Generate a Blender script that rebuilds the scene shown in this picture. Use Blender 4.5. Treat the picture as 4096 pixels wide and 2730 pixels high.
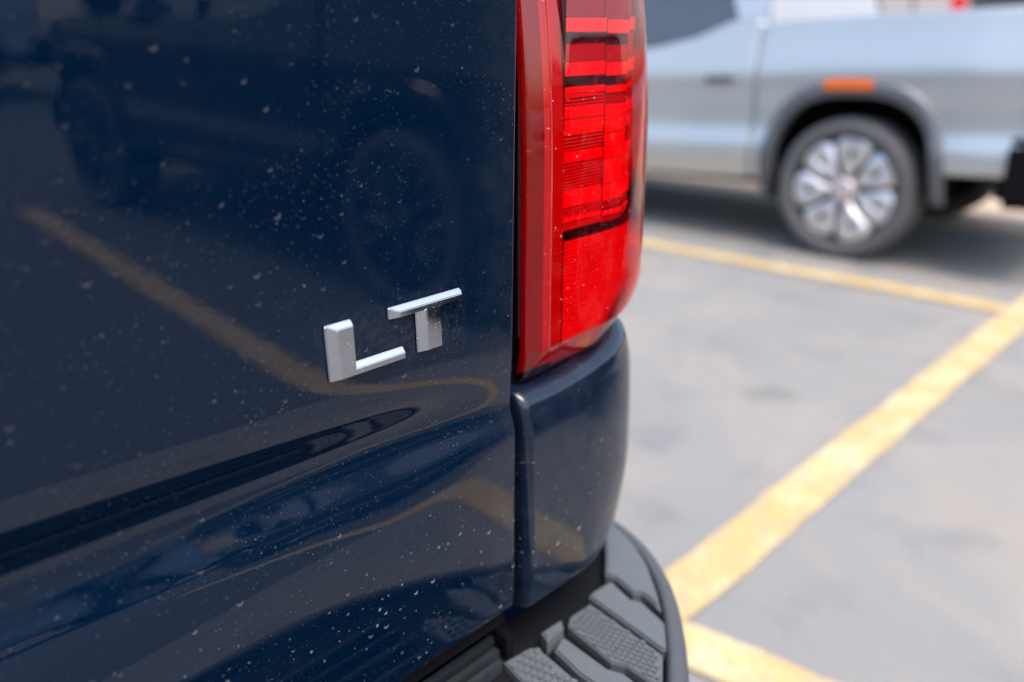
import bpy, bmesh, math, random
import numpy as np
from mathutils import Vector, Matrix

for o in list(bpy.data.objects):
    bpy.data.objects.remove(o, do_unlink=True)
SC = bpy.context.scene
COL = SC.collection
rad = math.radians
rng = random.Random(7)

# ------------------------------------------------------------------ camera
cam_d = bpy.data.cameras.new("camera")
cam = bpy.data.objects.new("camera", cam_d)
COL.objects.link(cam)
cam.location = (0.289, -0.457, 1.30)
PITCH = math.atan(1265 / 3600)
AZ = rad(42.1)
fwd = Vector((math.cos(AZ) * math.cos(PITCH), math.sin(AZ) * math.cos(PITCH), -math.sin(PITCH)))
cam.rotation_euler = fwd.to_track_quat('-Z', 'Y').to_euler()
cam_d.sensor_width = 36.0
cam_d.lens = 36.0 * 3600 / 4096
cam_d.clip_start = 0.02
cam_d.clip_end = 3000
cam_d.dof.use_dof = True
cam_d.dof.focus_distance = 0.655
cam_d.dof.aperture_fstop = 2.8
SC.camera = cam

# ------------------------------------------------------------------ sky and sun
SUN_EL, SUN_AZ = rad(64), rad(196)      # azimuth measured from +Y clockwise
world = bpy.data.worlds.new("World")
SC.world = world
world.use_nodes = True
wn = world.node_tree
wn.nodes.clear()
wo = wn.nodes.new("ShaderNodeOutputWorld")
wb = wn.nodes.new("ShaderNodeBackground")
ws = wn.nodes.new("ShaderNodeTexSky")
ws.sky_type = 'NISHITA'
ws.sun_disc = False
ws.sun_elevation = SUN_EL
ws.sun_rotation = SUN_AZ
ws.air_density = 1.0
ws.dust_density = 4.0
ws.ozone_density = 0.4
wb.inputs['Strength'].default_value = 0.15
wn.links.new(ws.outputs['Color'], wb.inputs['Color'])
wn.links.new(wb.outputs['Background'], wo.inputs['Surface'])

sun_d = bpy.data.lights.new("sun", 'SUN')
sun_d.energy = 0.75
sun_d.angle = rad(30)
sun_d.color = (1.0, 0.97, 0.93)
sun = bpy.data.objects.new("sun", sun_d)
COL.objects.link(sun)
sd = Vector((math.sin(SUN_AZ) * math.cos(SUN_EL), math.cos(SUN_AZ) * math.cos(SUN_EL), math.sin(SUN_EL)))
sun.rotation_euler = sd.to_track_quat('Z', 'Y').to_euler()

vs = SC.view_settings
vs.view_transform = 'Standard'
vs.look = 'None'
vs.gamma = 1.0
vs.use_curve_mapping = False
vs.exposure = 1.5
SC.cycles.max_bounces = 10
SC.cycles.transparent_max_bounces = 16
SC.cycles.caustics_reflective = False
SC.cycles.caustics_refractive = False
SC.cycles.sample_clamp_indirect = 6.0
SC.cycles.use_denoising = True

# ------------------------------------------------------------------ node helpers
class NT:
    def __init__(s, name):
        s.m = bpy.data.materials.new(name)
        s.m.use_nodes = True
        s.t = s.m.node_tree
        s.t.nodes.clear()
        s.out = s.t.nodes.new("ShaderNodeOutputMaterial")
    def n(s, typ, **kw):
        nd = s.t.nodes.new(typ)
        for k, v in kw.items():
            setattr(nd, k, v)
        return nd
    def put(s, sock, v):
        if v is None:
            return
        if hasattr(v, 'node') or isinstance(v, bpy.types.NodeSocket):
            s.t.links.new(v, sock)
        else:
            if isinstance(v, (tuple, list)) and len(v) == 3 and sock.type == 'RGBA':
                v = (*v, 1)
            sock.default_value = v
    def math(s, op, a, b=None, c=None, clamp=False):
        nd = s.n("ShaderNodeMath", operation=op)
        nd.use_clamp = clamp
        s.put(nd.inputs[0], a); s.put(nd.inputs[1], b); s.put(nd.inputs[2], c)
        return nd.outputs[0]
    def mix(s, f, a, b):
        nd = s.n("ShaderNodeMix", data_type='RGBA')
        s.put(nd.inputs['Factor'], f)
        s.put(nd.inputs[6], a); s.put(nd.inputs[7], b)
        return nd.outputs[2]
    def ramp(s, f, lo, hi, a=0.0, b=1.0):
        nd = s.n("ShaderNodeMapRange")
        nd.interpolation_type = 'SMOOTHSTEP'
        s.put(nd.inputs[0], f); s.put(nd.inputs[1], lo); s.put(nd.inputs[2], hi)
        s.put(nd.inputs[3], a); s.put(nd.inputs[4], b)
        return nd.outputs[0]
    def coord(s, which='Object'):
        return s.n("ShaderNodeTexCoord").outputs[which]
    def noise(s, vec, scale, detail=4, rough=0.55, dist=0.0, dim='3D'):
        nd = s.n("ShaderNodeTexNoise", noise_dimensions=dim)
        s.put(nd.inputs['Vector'], vec)
        nd.inputs['Scale'].default_value = scale
        nd.inputs['Detail'].default_value = detail
        nd.inputs['Roughness'].default_value = rough
        nd.inputs['Distortion'].default_value = dist
        return nd.outputs['Fac']
    def bump(s, h, strength, dist):
        nd = s.n("ShaderNodeBump")
        nd.inputs['Strength'].default_value = strength
        nd.inputs['Distance'].default_value = dist
        s.put(nd.inputs['Height'], h)
        return nd.outputs[0]
    def pbr(s, **kw):
        nd = s.n("ShaderNodeBsdfPrincipled")
        for k, v in kw.items():
            s.put(nd.inputs[k.replace('_', ' ')], v)
        s.t.links.new(nd.outputs[0], s.out.inputs['Surface'])
        return nd

def simple(name, col, rough=0.5, metal=0.0, var=0.12, scale=30.0, coat=0.0, coat_rough=0.03, ior=1.45, bump=0.0, spec=0.5):
    t = NT(name)
    co = t.coord()
    f = t.noise(co, scale, 5)
    c = t.mix(f, tuple(x * (1 - var) for x in col), tuple(min(1, x * (1 + var)) for x in col))
    r = t.ramp(f, 0.2, 0.8, max(0.0, rough * 0.85), min(1, rough * 1.15))
    kw = dict(Base_Color=c, Roughness=r, Metallic=metal, Coat_Weight=coat, Coat_Roughness=coat_rough, IOR=ior, Specular_IOR_Level=spec)
    if bump:
        kw['Normal'] = t.bump(t.noise(co, scale * 8, 3), 0.3, bump)
    t.pbr(**kw)
    return t.m

def specks(t, uv, scale, prob, rmin, rmax, crescent=False, soft=0.35):
    """mask of round (or crescent) spots; radii in metres"""
    sc = t.n("ShaderNodeVectorMath", operation='SCALE')
    t.put(sc.inputs[0], uv); sc.inputs['Scale'].default_value = scale
    v = t.n("ShaderNodeTexVoronoi", voronoi_dimensions='2D', feature='F1')
    t.put(v.inputs['Vector'], sc.outputs[0])
    v.inputs['Scale'].default_value = 1.0
    v.inputs['Randomness'].default_value = 1.0
    sep = t.n("ShaderNodeSeparateColor")
    t.put(sep.inputs[0], v.outputs['Color'])
    r1, r2, r3 = sep.outputs[0], sep.outputs[1], sep.outputs[2]
    on = t.math('LESS_THAN', r1, prob)
    q = t.math('POWER', r2, 2.5)
    r = t.math('MULTIPLY_ADD', q, (rmax - rmin) * scale, rmin * scale)
    m = t.ramp(v.outputs['Distance'], t.math('MULTIPLY', r, 1 - soft), t.math('MULTIPLY', r, 1 + soft), 1.0, 0.0)
    if crescent:
        d = t.n("ShaderNodeVectorMath", operation='SUBTRACT')
        t.put(d.inputs[0], sc.outputs[0]); t.put(d.inputs[1], v.outputs['Position'])
        sx = t.n("ShaderNodeSeparateXYZ"); t.put(sx.inputs[0], d.outputs[0])
        dx = t.math('ADD', sx.outputs[0], t.math('MULTIPLY', t.math('SUBTRACT', r3, 0.5), r))
        dy = t.math('SUBTRACT', sx.outputs[1], t.math('MULTIPLY', r, 0.75))
        dd = t.math('SQRT', t.math('ADD', t.math('MULTIPLY', dx, dx), t.math('MULTIPLY', dy, dy)))
        inner = t.ramp(dd, t.math('MULTIPLY', r, 0.85), t.math('MULTIPLY', r, 1.15))
        m = t.math('MULTIPLY', m, inner)
    return t.math('MULTIPLY', m, t.math('MULTIPLY', on, t.ramp(r3, 0.0, 1.0, 0.25, 1.0)))

def car_paint(name, col, flake=0.0, dusty=True, metallic=0.0, rough=0.45, film=1.0):
    t = NT(name)
    co = t.coord()
    sp = t.n("ShaderNodeSeparateXYZ"); t.put(sp.inputs[0], co)
    base = col
    kw = {}
    if dusty:
        cb = t.n("ShaderNodeCombineXYZ")
        t.put(cb.inputs[0], t.math('ADD', sp.outputs[0], sp.outputs[1])); t.put(cb.inputs[1], sp.outputs[2])
        uv = cb.outputs[0]
        dens = t.ramp(t.noise(uv, 9.0, 4), 0.36, 0.64, 0.15, 1.0)
        low = t.ramp(sp.outputs[2], 0.86, 1.0, 1.0, 0.0)
        a = t.math('MULTIPLY', specks(t, uv, 640, 0.14, 0.00010, 0.00032), t.math('MULTIPLY', dens, 0.42))
        a2 = t.math('MULTIPLY', specks(t, uv, 300, 0.12, 0.00012, 0.00038), t.math('MULTIPLY', dens, 0.45))
        b = t.math('MULTIPLY', specks(t, uv, 95, 0.12, 0.00014, 0.00062), t.math('MULTIPLY', dens, 0.55))
        c = t.math('MULTIPLY', specks(t, uv, 62, 0.24, 0.0009, 0.0023, crescent=True), t.math('MULTIPLY_ADD', low, 0.50, 0.12))
        d = t.math('MULTIPLY', specks(t, uv, 80, 0.42, 0.0005, 0.0014), t.math('MULTIPLY', low, 0.38))
        m = t.math('MAXIMUM', t.math('MAXIMUM', a, a2), t.math('MAXIMUM', b, t.math('MAXIMUM', c, d)))
        # thin dust film, thicker near the panel edge
        f1 = t.ramp(t.noise(uv, 14.0, 6, 0.62, 0.6), 0.42, 0.8, 0.0, 0.002 * film)
        ax = t.math('ABSOLUTE', sp.outputs[0])
        edge = t.ramp(ax, 0.735, 0.797, 0.0, 0.022 * film)
        edge = t.math('MULTIPLY', edge, t.ramp(t.noise(uv, 55.0, 4), 0.3, 0.75, 0.25, 1.0))
        bx_ = t.math('SUBTRACT', t.math('ABSOLUTE', t.math('SUBTRACT', sp.outputs[0], 0.6745)), 0.063)
        bz_ = t.math('SUBTRACT', t.math('ABSOLUTE', t.math('SUBTRACT', sp.outputs[2], 1.0975)), 0.019)
        halo = t.math('MULTIPLY', t.ramp(t.math('MAXIMUM', bx_, bz_), -0.002, 0.010, 0.022, 0.0), t.ramp(t.noise(uv, 160.0, 4), 0.35, 0.7))
        edge = t.math('ADD', edge, halo)
        m = t.math('MINIMUM', t.math('ADD', m, t.math('ADD', f1, edge)), 0.9)
        base = t.mix(m, col, (0.42, 0.41, 0.40))
        kw['Coat_Weight'] = t.ramp(m, 0.0, 0.8, 1.0, 0.1)
        kw['Coat_Roughness'] = t.ramp(m, 0.0, 0.5, 0.012, 0.25)
        kw['Metallic'] = t.ramp(m, 0.0, 0.2, metallic, 0.0)
        # faint orange peel in the clear coat
        kw['Coat_Normal'] = t.bump(t.noise(co, 130.0, 2, 0.4), 0.03, 0.0006)
    else:
        kw['Coat_Weight'] = 1.0
        kw['Coat_Roughness'] = 0.03
        kw['Metallic'] = metallic
        f = t.noise(co, 3.0, 4)
        base = t.mix(f, tuple(c * 0.95 for c in col), tuple(c * 1.05 for c in col))
    t.pbr(Base_Color=base, Roughness=rough, Coat_IOR=1.5, Specular_IOR_Level=0.0, **kw)
    return t.m

def chrome_mat():
    t = NT("chrome")
    co = t.coord()
    sp = t.n("ShaderNodeSeparateXYZ"); t.put(sp.inputs[0], co)
    cb = t.n("ShaderNodeCombineXYZ"); t.put(cb.inputs[0], sp.outputs[0]); t.put(cb.inputs[1], sp.outputs[2])
    m = t.math('MAXIMUM', t.math('MULTIPLY', specks(t, cb.outputs[0], 380, 0.5, 0.0001, 0.0004), 0.6),
               t.math('MULTIPLY', specks(t, cb.outputs[0], 170, 0.2, 0.0002, 0.0005), 0.6))
    film = t.ramp(t.noise(co, 130, 5), 0.35, 0.8, 0.008, 0.05)
    c = t.mix(m, (0.72, 0.73, 0.75), (0.55, 0.53, 0.50))
    t.pbr(Base_Color=c, Metallic=t.ramp(m, 0, 1, 1.0, 0.0), Roughness=t.math('ADD', t.math('MULTIPLY', m, 0.5), film))
    return t.m

def lens_mat(name, col, gloss_rough=0.02):
    t = NT(name)
    tr = t.n("ShaderNodeBsdfTransparent"); t.put(tr.inputs[0], col)
    gl = t.n("ShaderNodeBsdfGlossy"); gl.inputs['Roughness'].default_value = gloss_rough
    t.put(gl.inputs['Color'], (1, 1, 1, 1))
    co = t.coord()
    nb = t.bump(t.noise(co, 60, 2), 0.02, 0.001)
    t.put(gl.inputs['Normal'], nb)
    # thin sheet: same reflectance from both sides
    geo = t.n("ShaderNodeNewGeometry")
    fr = t.n("ShaderNodeFresnel"); t.put(fr.inputs['IOR'], t.ramp(geo.outputs['Backfacing'], 0.0, 1.0, 1.56, 1 / 1.56))
    mx = t.n("ShaderNodeMixShader")
    t.put(mx.inputs[0], fr.outputs[0]); t.put(mx.inputs[1], tr.outputs[0]); t.put(mx.inputs[2], gl.outputs[0])
    # dried specks of dust sitting on the lens
    sp = t.n("ShaderNodeSeparateXYZ"); t.put(sp.inputs[0], co)
    cb = t.n("ShaderNodeCombineXYZ")
    t.put(cb.inputs[0], t.math('ADD', sp.outputs[0], sp.outputs[1])); t.put(cb.inputs[1], sp.outputs[2])
    m = t.math('MAXIMUM', specks(t, cb.outputs[0], 110, 0.22, 0.0002, 0.0008), t.math('MULTIPLY', specks(t, cb.outputs[0], 260, 0.3, 0.0001, 0.0004), 0.6))
    m = t.math('ADD', m, t.ramp(t.noise(co, 30, 5), 0.5, 0.8, 0.0, 0.03))
    df = t.n("ShaderNodeBsdfDiffuse"); t.put(df.inputs[0], (0.5, 0.42, 0.38, 1))
    mx2 = t.n("ShaderNodeMixShader")
    t.put(mx2.inputs[0], t.math('MULTIPLY', m, 0.6)); t.put(mx2.inputs[1], mx.outputs[0]); t.put(mx2.inputs[2], df.outputs[0])
    t.t.links.new(mx2.outputs[0], t.out.inputs['Surface'])
    return t.m

def asphalt_mat():
    t = NT("asphalt")
    co = t.coord()
    big = t.noise(co, 0.55, 5, 0.6, 0.4)
    mid = t.noise(co, 3.2, 5, 0.6)
    fine = t.noise(co, 140.0, 3, 0.7)
    warm = t.ramp(t.noise(co, 1.1, 5, 0.6, 0.8), 0.42, 0.66)
    c = t.mix(big, (0.186, 0.192, 0.191), (0.258, 0.257, 0.250))
    c = t.mix(t.math('MULTIPLY', warm, 0.55), c, (0.320, 0.278, 0.230))
    c = t.mix(t.ramp(mid, 0.50, 0.72, 0.0, 0.55), c, (0.145, 0.152, 0.160))
    c = t.mix(t.ramp(fine, 0.35, 0.75, 0.0, 0.55), c, (0.095, 0.097, 0.10))
    v = t.n("ShaderNodeTexVoronoi", feature='F1'); t.put(v.inputs['Vector'], co); v.inputs['Scale'].default_value = 0.9
    oil = t.math('MULTIPLY', t.ramp(v.outputs['Distance'], 0.06, 0.14, 1, 0), t.ramp(mid, 0.4, 0.6))
    c = t.mix(t.math('MULTIPLY', oil, 0.6), c, (0.11, 0.11, 0.11))
    t.pbr(Base_Color=c, Roughness=0.85, Normal=t.bump(fine, 0.5, 0.004))
    return t.m

def line_mat():
    t = NT("yellow_line_paint")
    co = t.coord()
    wear = t.ramp(t.noise(co, 11.0, 6, 0.65, 0.3), 0.44, 0.70)
    wear2 = t.ramp(t.noise(co, 38.0, 5, 0.75), 0.50, 0.62)
    c = t.mix(wear, (0.48, 0.325, 0.125), (0.46, 0.36, 0.195))
    c = t.mix(t.math('MULTIPLY', t.ramp(t.noise(co, 5.0, 5, 0.6), 0.42, 0.66), 0.75), c, (0.55, 0.47, 0.29))
    c = t.mix(t.math('MULTIPLY', wear2, 0.7), c, (0.25, 0.235, 0.21))
    t.pbr(Base_Color=c, Roughness=0.7, Normal=t.bump(t.noise(co, 140, 3), 0.4, 0.003))
    return t.m

M = {}
M['navy'] = car_paint("navy_paint", (0.0002, 0.0056, 0.0180))
M['navy_plain'] = car_paint("navy_paint_plain", (0.0002, 0.0056, 0.0180), dusty=False)
M['silver'] = car_paint("silver_paint", (0.50, 0.53, 0.55), dusty=False, metallic=0.7, rough=0.36)
M['flare'] = simple("grey_flare", (0.10, 0.11, 0.125), 0.45, 0.3, 0.06, 3, coat=0.4)
M['black_paint'] = car_paint("black_paint", (0.004, 0.005, 0.007), dusty=False)
M['pale_paint'] = car_paint("pale_paint", (0.66, 0.74, 0.82), dusty=False, metallic=0.1, rough=0.4)
M['chrome'] = chrome_mat()
M['black'] = simple("black_plastic", (0.006, 0.006, 0.007), 0.7, 0, 0.2, spec=0.08)
M['liner'] = simple("wheel_liner", (0.006, 0.006, 0.007), 0.95, 0, 0.2, 20, spec=0.1)
M['tyre'] = simple("tyre_rubber", (0.095, 0.095, 0.10), 0.75, 0, 0.15, 25)
M['alloy'] = simple("alloy", (0.62, 0.62, 0.63), 0.36, 0.85, 0.08, 20, coat=0.3)
M['dark_alloy'] = simple("dark_alloy", (0.06, 0.06, 0.065), 0.35, 0.6, 0.08, 20)
M['cap'] = simple("hub_cap_silver", (0.62, 0.55, 0.56), 0.3, 0.6, 0.05, 20)
M['glass'] = simple("tinted_glass", (0.05, 0.062, 0.08), 0.03, 0.0, 0.1, 5, coat=1.0, coat_rough=0.01, ior=1.5)
M['sky_toned_glass'] = simple("sky_toned_glass", (0.30, 0.29, 0.29), 0.1, 0.0, 0.08, 3, coat=1.0)  # pale base colour stands in for reflected sky and the view through
M['amber'] = simple("amber_marker", (0.80, 0.17, 0.02), 0.25, 0, 0.08, 60, coat=0.8)
M['red_plain'] = simple("red_lamp_plastic", (0.65, 0.012, 0.02), 0.15, 0, 0.08, 40, coat=1.0)
M['head_clear'] = simple("headlamp_plastic", (0.55, 0.57, 0.6), 0.1, 0.3, 0.1, 40, coat=1.0)
M['lens'] = lens_mat("red_lens", (0.99, 0.018, 0.045, 1))
M['frame_red'] = simple("deep_red_plastic", (0.36, 0.006, 0.010), 0.35, 0, 0.10, 60)
M['frame_dark'] = simple("wine_red_plastic", (0.15, 0.003, 0.012), 0.35, 0, 0.35, 45)
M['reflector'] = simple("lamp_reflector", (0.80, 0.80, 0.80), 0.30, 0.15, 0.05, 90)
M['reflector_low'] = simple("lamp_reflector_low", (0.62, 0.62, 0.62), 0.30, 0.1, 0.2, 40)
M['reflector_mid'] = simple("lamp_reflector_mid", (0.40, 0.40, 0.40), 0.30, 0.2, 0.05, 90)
M['lens_sheen_tone'] = simple("lamp_lens_sheen_tone", (0.34, 0.34, 0.36), 0.35, 0.5, 0.1, 90)  # grey tone paints a reflection lying on the lens
M['lamp_dark'] = simple("lamp_dark_bezel", (0.05, 0.045, 0.045), 0.35, 0, 0.2, 60)
M['pad'] = simple("step_pad_plastic", (0.088, 0.101, 0.110), 0.52, 0, 0.16, 120, bump=0.0006)
M['pad_dark'] = simple("bumper_dark_plastic", (0.055, 0.062, 0.070), 0.6, 0, 0.2, 90, bump=0.0006)
M['groove'] = simple("deck_black_plastic", (0.009, 0.010, 0.012), 0.9, 0, 0.2, 90, spec=0.08)
M['ridge'] = simple("ridge_dark_plastic", (0.022, 0.026, 0.031), 0.6, 0, 0.2, 90, bump=0.0006, spec=0.2)
M['asphalt'] = asphalt_mat()
M['added_dark'] = simple("added_dark_asphalt", (0.105, 0.108, 0.112), 0.85, 0, 0.3, 6.0, bump=0.003)  # darker tone for the ground sheet added behind the truck
M['line'] = line_mat()
M['sunlit_tan'] = simple("beige_sunlit_tone", (0.46, 0.36, 0.26), 0.9, 0, 0.18, 2.5, bump=0.003)  # sunlit warmth and brightness put into the ground colour
M['wall_pale'] = simple("pale_wall_panel", (0.44, 0.42, 0.42), 0.8, 0, 0.06, 2)
M['wall_joint'] = simple("wall_joint", (0.16, 0.16, 0.17), 0.8, 0, 0.1, 2)
M['roof_metal'] = simple("roof_edge_metal", (0.30, 0.31, 0.33), 0.4, 0.4, 0.1, 3)
M['van_white'] = car_paint("van_paint", (0.40, 0.42, 0.44), dusty=False)
M['slate_glass'] = simple("slate_glass", (0.05, 0.06, 0.075), 0.06, 0, 0.1, 4, coat=1.0)

# ------------------------------------------------------------------ mesh helpers
def empty(name, loc=(0, 0, 0), rz=0.0):
    o = bpy.data.objects.new(name, None)
    COL.objects.link(o)
    o.location = loc
    o.rotation_euler = (0, 0, rz)
    o.empty_display_size = 0.1
    return o

def tag(o, label, cat, group=None):
    o['label'] = label
    o['category'] = cat
    if group:
        o['group'] = group
    return o

def mesh(name, verts, faces, mat, parent=None, smooth=False, data=None):
    if data is None:
        data = bpy.data.meshes.new(name)
        data.from_pydata([tuple(map(float, v)) for v in verts], [], [tuple(int(i) for i in f) for f in faces])
        data.materials.append(M[mat] if isinstance(mat, str) else mat)
        if smooth:
            data.polygons.foreach_set('use_smooth', [True] * len(data.polygons))
        data.update()
    o = bpy.data.objects.new(name, data)
    COL.objects.link(o)
    if parent is not None:
        o.parent = parent
    return o

def bm_obj(name, bm, mat, parent=None, smooth=False):
    bmesh.ops.recalc_face_normals(bm, faces=bm.faces[:])
    d = bpy.data.meshes.new(name)
    bm.to_mesh(d)
    bm.free()
    d.materials.append(M[mat] if isinstance(mat, str) else mat)
    if smooth:
        d.polygons.foreach_set('use_smooth', [True] * len(d.polygons))
    return mesh(name, None, None, None, parent, data=d)

def grid(name, P, mat, parent=None, flip=False, smooth=True, mask=None):
    """P: array (n, m, 3)"""
    n, m = P.shape[:2]
    idx = np.arange(n * m).reshape(n, m)
    a, b, c, d = idx[:-1, :-1], idx[1:, :-1], idx[1:, 1:], idx[:-1, 1:]
    q = np.stack([a, b, c, d], -1) if not flip else np.stack([a, d, c, b], -1)
    q = q[mask] if mask is not None else q.reshape(-1, 4)
    return mesh(name, P.reshape(-1, 3), q.reshape(-1, 4), mat, parent, smooth)

def box_bm(bm, x0, x1, y0, y1, z0, z1, bev=0.0, seg=2):
    r = bmesh.ops.create_cube(bm, size=1.0)
    vs_ = r['verts']
    bmesh.ops.scale(bm, vec=(x1 - x0, y1 - y0, z1 - z0), verts=vs_)
    bmesh.ops.translate(bm, vec=((x0 + x1) / 2, (y0 + y1) / 2, (z0 + z1) / 2), verts=vs_)
    if bev:
        ed = {e for v in vs_ for e in v.link_edges}
        bmesh.ops.bevel(bm, geom=list(ed), offset=bev, segments=seg, affect='EDGES')

def box(name, x0, x1, y0, y1, z0, z1, mat, parent=None, bev=0.0, seg=2):
    bm = bmesh.new()
    box_bm(bm, x0, x1, y0, y1, z0, z1, bev, seg)
    return bm_obj(name, bm, mat, parent)

def prism(name, poly, z0, z1, mat, parent=None, bev=0.0):
    bm = bmesh.new()
    vb = [bm.verts.new((x, y, z0)) for x, y in poly]
    f = bm.faces.new(vb)
    r = bmesh.ops.extrude_face_region(bm, geom=[f])
    nv = [g for g in r['geom'] if isinstance(g, bmesh.types.BMVert)]
    for v in nv:
        v.co.z = z1
    if bev:
        ed = [e for e in bm.edges if abs(e.verts[0].co.z - z1) < 1e-6 and abs(e.verts[1].co.z - z1) < 1e-6]
        bmesh.ops.bevel(bm, geom=ed, offset=bev, segments=2, affect='EDGES')
    return bm_obj(name, bm, mat, parent)

def smoothstep(x):
    x = np.clip(x, 0, 1)
    return x * x * (3 - 2 * x)

# ------------------------------------------------------------------ ground
def sheet(name, x0, x1, y0, y1, z, mat, n=1):
    o = mesh(name, [(x0, y0, z), (x1, y0, z), (x1, y1, z), (x0, y1, z)], [(0, 1, 2, 3)], mat)
    o['kind'] = 'structure'
    return o

sheet("ground", -600, 600, -600, 600, 0.0, 'asphalt')
sheet("added_dark_asphalt", -60, 30, -40, -1.75, 0.004, 'added_dark')  # darker ground added out of direct view to deepen the tailgate's mirror image
sheet("sunlit_tan_ground", 6.75, 60, -1.74, 60, 0.004, 'sunlit_tan')  # beige ground past the silver truck, its sunlight painted into the colour

def painted_line(name, a, b, w, label):
    a, b = Vector((*a, 0)), Vector((*b, 0))
    d = (b - a).normalized()
    nrm = Vector((-d.y, d.x, 0))
    L = (b - a).length
    ns = max(2, int(L / 0.06))
    r = random.Random(name + label)
    vt, fc = [], []
    e1 = e2 = 0.0
    for i in range(ns + 1):
        p = a + d * (L * i / ns)
        e1 = 0.6 * e1 + r.uniform(-.004, .004)
        e2 = 0.6 * e2 + r.uniform(-.004, .004)
        vt += [p + nrm * (w / 2 + e1), p - nrm * (w / 2 + e2)]
        if i:
            k = 2 * i
            fc.append((k - 2, k - 1, k + 1, k))
    o = mesh(name, [(v.x, v.y, 0.008) for v in vt], fc, 'line')
    tag(o, label, "road marking", "yellow parking lot lines")
    return o

painted_line("yellow_line", (1.71, 0.482), (16.0, 0.482), 0.145, "thick yellow line running from the bumper corner away toward the silver truck")
painted_line("yellow_line", (4.965, 0.558), (4.965, 6.4), 0.15, "thin distant yellow line beside the silver truck's rear wheel")
painted_line("yellow_line", (1.775, 0.405), (2.42, -5.55), 0.135, "short yellow stub at the bottom edge beside the bumper, mirrored in the tailgate")

# ------------------------------------------------------------------ blue truck
blue = empty("pickup_truck", (0, 0, 0))
tag(blue, "dark navy blue pickup truck with chrome LT badge and red tail lamp, close up", "truck")
bp = blue

# --- tailgate skin: offset outward (toward -y) as function of x, z
LEAN = math.tan(rad(-1.0))
def tg_offset(x, z):
    x = np.asarray(x, float); z = np.asarray(z, float)
    ax = np.abs(x)
    fade = 1 - smoothstep((ax - 0.655) / 0.15)           # recess dies out toward the lamp
    z1 = 1.0285 + 0.038 * (0.71 - np.clip(ax, 0.30, 0.8))
    z2 = z1 - 0.034 - 0.004 * fade - 0.003 * smoothstep((0.62 - ax) / 0.22)
    sig = lambda t: 1 / (1 + np.exp(-np.clip(t, -40, 40)))
    wide = smoothstep((0.62 - ax) / 0.22)
    rec = 0.0150 * fade + 0.0050 * wide + 0.0018
    led = rec + 0.0048
    v = -rec * sig((z1 - z) / (0.0084 + 0.0016 * wide)) + led * sig((z2 - z) / (0.0042 + 0.0098 * fade + 0.0065 * wide))
    v = v + LEAN * (1.09 - z)
    v = v + math.tan(rad(0.7)) * 0.004 * np.log1p(np.exp(np.clip((z2 - 0.012 - z) / 0.004, -30, 30) ))
    return v

XE = 0.7985
ZT, ZB = 1.392, 0.803
xs = np.concatenate([np.linspace(-XE, 0.30, 90)[:-1], np.linspace(0.30, XE, 260)])
zs = np.concatenate([np.linspace(ZT, 1.10, 40)[:-1], np.linspace(1.10, 0.94, 150)[:-1], np.linspace(0.94, ZB, 50)])
def edge_round(x, z, r=0.005):
    dx = np.clip((np.abs(x) - (XE - r)) / r, 0, 1)
    dz = np.clip(((ZB + 0.012) - z) / 0.012, 0, 1)
    return -(r * (1 - np.sqrt(np.clip(1 - dx * dx, 0, 1)))) - (0.010 * (1 - np.sqrt(np.clip(1 - dz * dz, 0, 1))))
xs = np.unique(np.concatenate([xs, XE - 0.005 * (1 - np.sin(np.linspace(0, 1, 9) * np.pi / 2)), -(XE - 0.005 * (1 - np.sin(np.linspace(0, 1, 9) * np.pi / 2)))]))
X, Z = np.meshgrid(xs, zs)
# bottom corner of the tailgate is cut round
V = tg_offset(X, Z) + edge_round(X, Z)
P = np.stack([X, -V, Z], -1)
# returns into the gap
ret = P[:, -1:, :].copy(); ret[..., 1] += 0.035
retl = P[:, :1, :].copy(); retl[..., 1] += 0.035
P = np.concatenate([retl, P, ret], 1)
bot = P[-1:, :, :].copy(); bot[..., 1] += 0.03; bot[..., 2] += 0.001
P = np.concatenate([P, bot], 0)
tailgate = grid("tailgate", P, 'navy', bp)
tailgate['label'] = "navy blue tailgate dotted with dust and dried water spots"

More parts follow.
